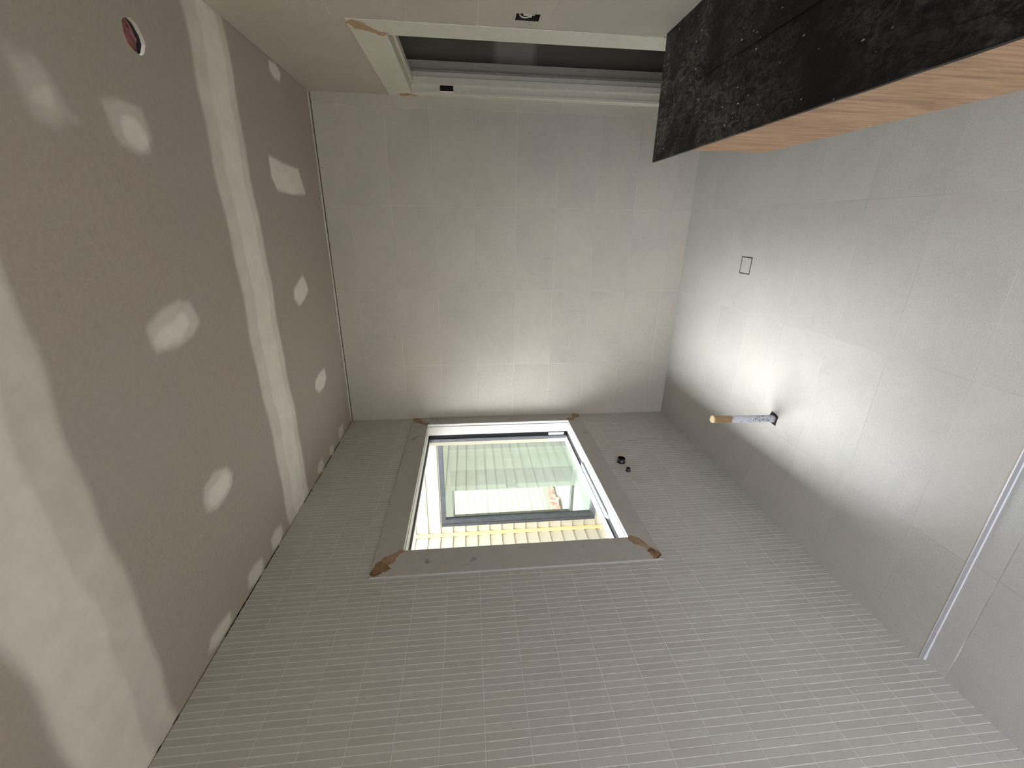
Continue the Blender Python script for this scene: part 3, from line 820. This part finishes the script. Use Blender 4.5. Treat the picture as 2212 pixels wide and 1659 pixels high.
# ---- insulation above the downlight hole
bm = bmesh.new(); bmesh.ops.create_icosphere(bm, subdivisions=4, radius=1.0)
rn = np.random.RandomState(4); ph = rn.rand(8, 4) * 6.28
for v in bm.verts:
    c = v.co; s = 1 + 0.06 * math.sin(9*c.x + ph[0,0]) * math.sin(8*c.y + ph[1,1]) + 0.04 * math.sin(17*c.x + 13*c.y + ph[2,2]) + 0.03 * math.sin(29*c.y - 23*c.x)
    v.co = Vector((HC[0] + c.x * 0.12 * s, HC[1] + c.y * 0.12 * s, H + 0.088 + c.z * 0.050 * s))
for f_ in bm.faces: f_.smooth = True
me = D.meshes.new('insulation_batt'); bm.to_mesh(me); bm.free(); me.materials.append(M['batt'])
o = D.objects.new('insulation_batt', me); COL.objects.link(o)
tag(o, 'pink insulation batt showing through the round hole cut in the ceiling', 'insulation')

# ---- switch box in the right wall
sb = empty('wall_box', (W, -1.212, 1.458), 'open rectangular wall box with loose cables beside the doorway', 'wall box')
mb = MB(); t = 0.0015
a0, a1, b0, b1 = BOX
slab(mb, 0, W + 0.048, W + 0.05, (a0 + t, a1 - t), (b0 + t, b1 - t))
for bx in (((W + 0.0005, a0, b0), (W + 0.05, a0 + t, b1)), ((W + 0.0005, a1 - t, b0), (W + 0.05, a1, b1)), ((W + 0.0005, a0 + t, b0), (W + 0.05, a1 - t, b0 + t)), ((W + 0.0005, a0 + t, b1 - t), (W + 0.05, a1 - t, b1))): mb.box(*bx)
mb.build('box_shell', M['dark'], sb)
rc = random.Random(9)
for q in range(5):
    pts = []
    yb_, zb_ = -1.212 + rc.uniform(-.02, .02), 1.412 + q * 0.022
    for k in range(14):
        s_ = k / 13
        pts.append((W + 0.030 - 0.024 * math.sin(s_ * math.pi), min(a1 - .008, max(a0 + .008, yb_ + 0.020 * math.sin(s_ * 6 + q))), min(b1 - .008, max(b0 + .008, b0 + .01 + (b1 - b0 - .02) * s_ + 0.008 * math.sin(s_ * 11 + q * 2)))))
    mb = MB(); mb.tube(pts, 0.0026, 8); mb.build('cable', M['cable_red'] if q == 2 else M['cable'], sb)

# ---- vanity cabinet and black cover boards
XV = 1.875; ZB, ZT = 0.462, 0.808; YF, YN = -1.465, -3.05
vc = empty('vanity_cabinet', (2.12, -2.2, ZB), 'wall-hung plywood vanity carcass under the black cover boards', 'vanity cabinet')
mb = MB(); mb.box((XV, YN, ZB), (XV + 0.018, YF, ZT)); mb.build('front_panel', M['ply'], vc, 0.003)
mb = MB(); mb.box((XV + 0.018, YF - 0.018, ZB), (W - 0.002, YF, ZT)); mb.build('end_panel', M['ply'], vc, 0.002)
mb = MB(); mb.box((XV + 0.018, YN, ZB + 0.002), (W - 0.002, YF - 0.018, ZB + 0.018)); mb.build('bottom_panel', M['ply'], vc)
mb = MB(); mb.box((XV + 0.018, YN, ZB + 0.018), (W - 0.002, YN + 0.018, ZT)); mb.build('end_panel', M['ply'], vc)
mb = MB(); mb.box((XV + 0.018, YN + 0.018, ZT - 0.016), (W - 0.002, YF - 0.018, ZT - 0.001)); mb.build('top_panel', M['ply'], vc)
def wavy_board(x0, x1, ya, yb, z0, z1, name, mat, label, ov, seed, dent=0.0015):
    rn_ = random.Random(seed); NX, NY = 14, 90
    V_, Fc = [], []
    for j in range(NY + 1):
        for i in range(NX + 1):
            u, v = i / NX, j / NY
            y = ya + (yb - ya) * v
            xx = x0 + (x1 - x0) * u
            e_ = 0.0012 * math.sin(y * 31 + seed) if i in (0,) else 0
            z = z1 + dent * (math.sin(y * 17 + u * 5 + seed) * math.sin(u * 9 + seed) * 0.6 + 0.4 * math.sin(y * 47 + u * 13))
            V_.append((xx + e_ * 0.3, y, z))
    S_ = NX + 1; top = len(V_)
    Fc = [(j*S_+i, j*S_+i+1, (j+1)*S_+i+1, (j+1)*S_+i) for j in range(NY) for i in range(NX)]
    m = MB(); m.add(V_, Fc, 0, True)
    # rim and underside
    rim = [i for i in range(NX + 1)] + [j*S_+NX for j in range(1, NY + 1)] + [NY*S_+i for i in range(NX - 1, -1, -1)] + [j*S_ for j in range(NY - 1, 0, -1)]
    P_ = [V_[k] for k in rim]; n_ = len(P_)
    m.add(P_ + [(p[0], p[1], z0) for p in P_], [(k, (k+1) % n_, n_ + (k+1) % n_, n_ + k) for k in range(n_)] + [tuple(range(n_, 2*n_))])
    o_ = m.build(name, mat); return tag(o_, label, 'cover board')
wavy_board(1.870, 2.150, -1.136, -3.08, ZT + 0.0005, 0.8205, 'cover_board', M['black1'], 'dusty black cover board on the outer, room side of the plywood vanity', 0, 1)
wavy_board(2.115, 2.377, -1.148, -3.08, 0.8228, 0.8262, 'cover_board', M['black2'], 'black cover sheet on the wall side, lapping over its neighbour', 0, 4)

# ================================================================== outside
L_ = 2.5; YP = 1.475; PITCH = 0.169; GZ = -0.35
ground = MB(); ground.box((-14, -14, GZ - 0.1), (14, 14, GZ)); tag(ground.build('ground', M['gravel']), kind='structure')
def boards(m, axis, plane, sgn, ua, ub, ztop, zbot, holes=(), phase=0.157, lap=0.017, mi=0):
    """weatherboards on plane (axis 0: x=plane runs along y; axis 1: y=plane runs along x), facing sgn; holes = (u0,u1,z0,z1)"""
    k = math.floor((zbot - phase) / PITCH)
    while phase + PITCH * k < ztop:
        zb = max(phase + PITCH * k, zbot); zt = min(phase + PITCH * (k + 1), ztop); k += 1
        if zt - zb < 0.01: continue
        cuts = sorted(set([ua, ub] + [h for q in holes for h in q[:2]] ))
        for i in range(len(cuts) - 1):
            u0, u1 = cuts[i], cuts[i+1]; cu = (u0 + u1) / 2
            spans = [(zb, zt)]
            for h in holes:
                if h[0] < cu < h[1]:
                    new = []
                    for s0, s1 in spans:
                        if h[3] <= s0 or h[2] >= s1: new.append((s0, s1)); continue
                        if s0 < h[2]: new.append((s0, h[2]))
                        if s1 > h[3]: new.append((h[3], s1))
                    spans = new
            for s0, s1 in spans:
                def T(z): return lap * (1 - (z - zb) / (zt - zb)) + 0.006
                poly = [(0, s0), (sgn * T(s0), s0), (sgn * T(s1), s1), (0, s1)]
                if axis == 0: m.prism([(plane + q[0], q[1]) for q in poly], 1, u0, u1, mi)
                else:
                    m.add([(u0, plane + q[0], q[1]) for q in poly] + [(u1, plane + q[0], q[1]) for q in poly],
                          [(0, 1, 2, 3)[::-1], (4, 5, 6, 7), (0, 1, 5, 4), (1, 2, 6, 5), (2, 3, 7, 6), (3, 0, 4, 7)], mi)
EAVE = 2.62
mb = MB(); mb.box((-0.60, -6.0, 2.66), (-0.2, YP - 0.03, 2.80))  # unseen eave added to shade the floor along the window wall
tag(mb.build('added_shade_eave', M['alu_white']), kind='structure')
# wing at right angles, with the big glazed window
RW = (-2.338, -0.55, 0.0, 2.166)
wing = empty('neighbouring_house', (-1.25, YP, GZ), 'cream weatherboard house outside the bathroom window, with a charcoal-framed glazed window', 'building')
mb = MB(); boards(mb, 1, YP, -1, -L_, -0.2, EAVE, GZ, [RW])
slab(mb, 1, YP, YP + 0.1, (-L_, -0.2), (GZ, EAVE), [RW]); mb.build('weatherboard_wall', M['weather'], wing)
# its window
wf = MB()
x0_, x1_, za_, zb_ = RW
yf0, yf1 = YP - 0.03, YP + 0.03
wf.box((x0_, yf0, za_), (x0_ + 0.115, yf1, zb_)); wf.box((x1_ - 0.06, yf0, za_), (x1_, yf1, zb_)); wf.box((x0_ + 0.115, yf0, zb_ - 0.062), (x1_ - 0.06, yf1, zb_)); wf.box((x0_ + 0.115, yf0, za_), (x1_ - 0.06, yf1, za_ + 0.07))
wfo = wf.build('window_frame', M['dark_frame'], wing, 0.002)
mb = MB(); mb.box((x0_ + 0.118, YP + 0.004, za_ + 0.07), (x1_ - 0.06, YP + 0.008, zb_ - 0.062)); mb.build('window_pane', M['glass_dbl'], wfo)
mb = MB(); mb.box((x0_ + 0.05, yf0 - 0.003, za_ + .02), (x0_ + 0.053, yf0 + 0.001, zb_ - 0.02)); mb.build('frame_groove', M['black_gasket'], wfo)
# room inside the wing: walls, floor, ceiling and the open doorway
YR = 2.8; XO0, XO1 = -3.26, -2.70
mb = MB()
slab(mb, 1, YR, YR + 0.1, (-5.3, -2.06), (-0.05, 2.5), [(XO0, XO1, -0.03, 2.05)])
slab(mb, 1, YR - 0.06, YR + 0.1, (-2.06, 0.0), (-0.05, 2.5))
mb.box((-5.3, YP + 0.1, -0.12), (0.0, YR, -0.05)); mb.box((-5.3, YP + 0.1, 2.5), (0.0, YR, 2.56)); mb.box((0.0, YP + 0.1, -0.05), (0.06, YR, 2.5)); mb.box((-5.36, YP + 0.1, -0.05), (-5.3, YR, 2.5))
mb.build('inner_wall', plain('pale_green_plasterboard', (0.36, 0.37, 0.335), 0.8, 0.2, var=0.05, scale=6), wing)
mb = MB()
for xa_, xb_ in ((-2.60, -2.30), (-1.86, -1.72)): mb.box((xa_, YR - 0.003 - (0.06 if xa_ > -2.06 else 0), 0.0), (xb_, YR - (0.06 if xa_ > -2.06 else 0), 2.1))
mb.build('taped_joint', plain('grey_compound_band', (0.25, 0.255, 0.24), 0.8, 0.2, var=0.12, scale=5), wing)
mb = MB(); mb.box((-2.67, YR - 0.004, 0.98), (-2.50, YR, 1.16)); mb.build('wall_plate', plain('grey_box_opening', (0.24, 0.25, 0.24), 0.7, 0.3, var=0.3, scale=25), wing)
mb = MB(); mb.box((XO0 - 0.03, YR - 0.02, -0.05), (XO0, YR + 0.1, 2.08)); mb.box((XO0, YR - 0.02, 2.05), (XO1, YR + 0.1, 2.08)); mb.box((XO0, YR - 0.02, -0.05), (XO1, YR + 0.1, -0.005)); mb.build('doorway_frame', M['dark_frame'], wing)
# pine batten in the corner of the two walls
mb = MB(); mb.box((-L_ + 0.018, YP - 0.062, GZ), (-L_ + 0.052, YP - 0.022, EAVE)); o = mb.build('corner_batten', M['pine'], wing); o['label'] = 'raw pine corner batten'
# building opposite, parallel with the bathroom wall
mb = MB(); boards(mb, 0, -L_, 1, -3.2, YP - 0.024, EAVE, GZ); mb.box((-L_ - 0.1, -3.2, GZ), (-L_, YP - 0.024, EAVE)); mb.build('weatherboard_wall', M['weather'], wing)
# far weatherboard wall seen through the wing
far = empty('garden_wall', (-5.5, 5.5, GZ), 'white weatherboard wall seen through the far doorway of the wing', 'building')
mb = MB(); boards(mb, 0, -5.6, 1, 2.9, 9.5, 2.8, -0.29); mb.box((-5.7, 2.9, GZ), (-5.6, 9.5, 2.8)); mb.build('weatherboard_wall', M['weather'], far)
# pink wrap lying on the gravel
bm = bmesh.new(); NXW, NYW = 16, 34; vs2 = []
rw = random.Random(8)
for j in range(NYW + 1):
    for i in range(NXW + 1):
        u, v = i / NXW - 0.5, j / NYW
        wv = (0.34 + 0.16 * math.sin(v * 7)) * (0.3 + math.sin(v * math.pi))
        vs2.append(bm.verts.new((-4.80 + u * wv + 0.06 * math.sin(v * 9) + 0.10 * v, 4.45 + 1.45 * v, GZ + 0.02 + 0.17 * abs(math.sin(u * 11 + v * 13)) * math.cos(u * 2.5) + rw.uniform(0, .02))))
for j in range(NYW):
    for i in range(NXW):
        a_ = j * (NXW + 1) + i; bm.faces.new((vs2[a_], vs2[a_+1], vs2[a_+NXW+2], vs2[a_+NXW+1]))
me = D.meshes.new('building_wrap'); bm.to_mesh(me); bm.free(); me.materials.append(M['wrap'])
o = D.objects.new('building_wrap', me); COL.objects.link(o); tag(o, 'crumpled pink building wrap lying on the gravel beyond the wing', 'building wrap')
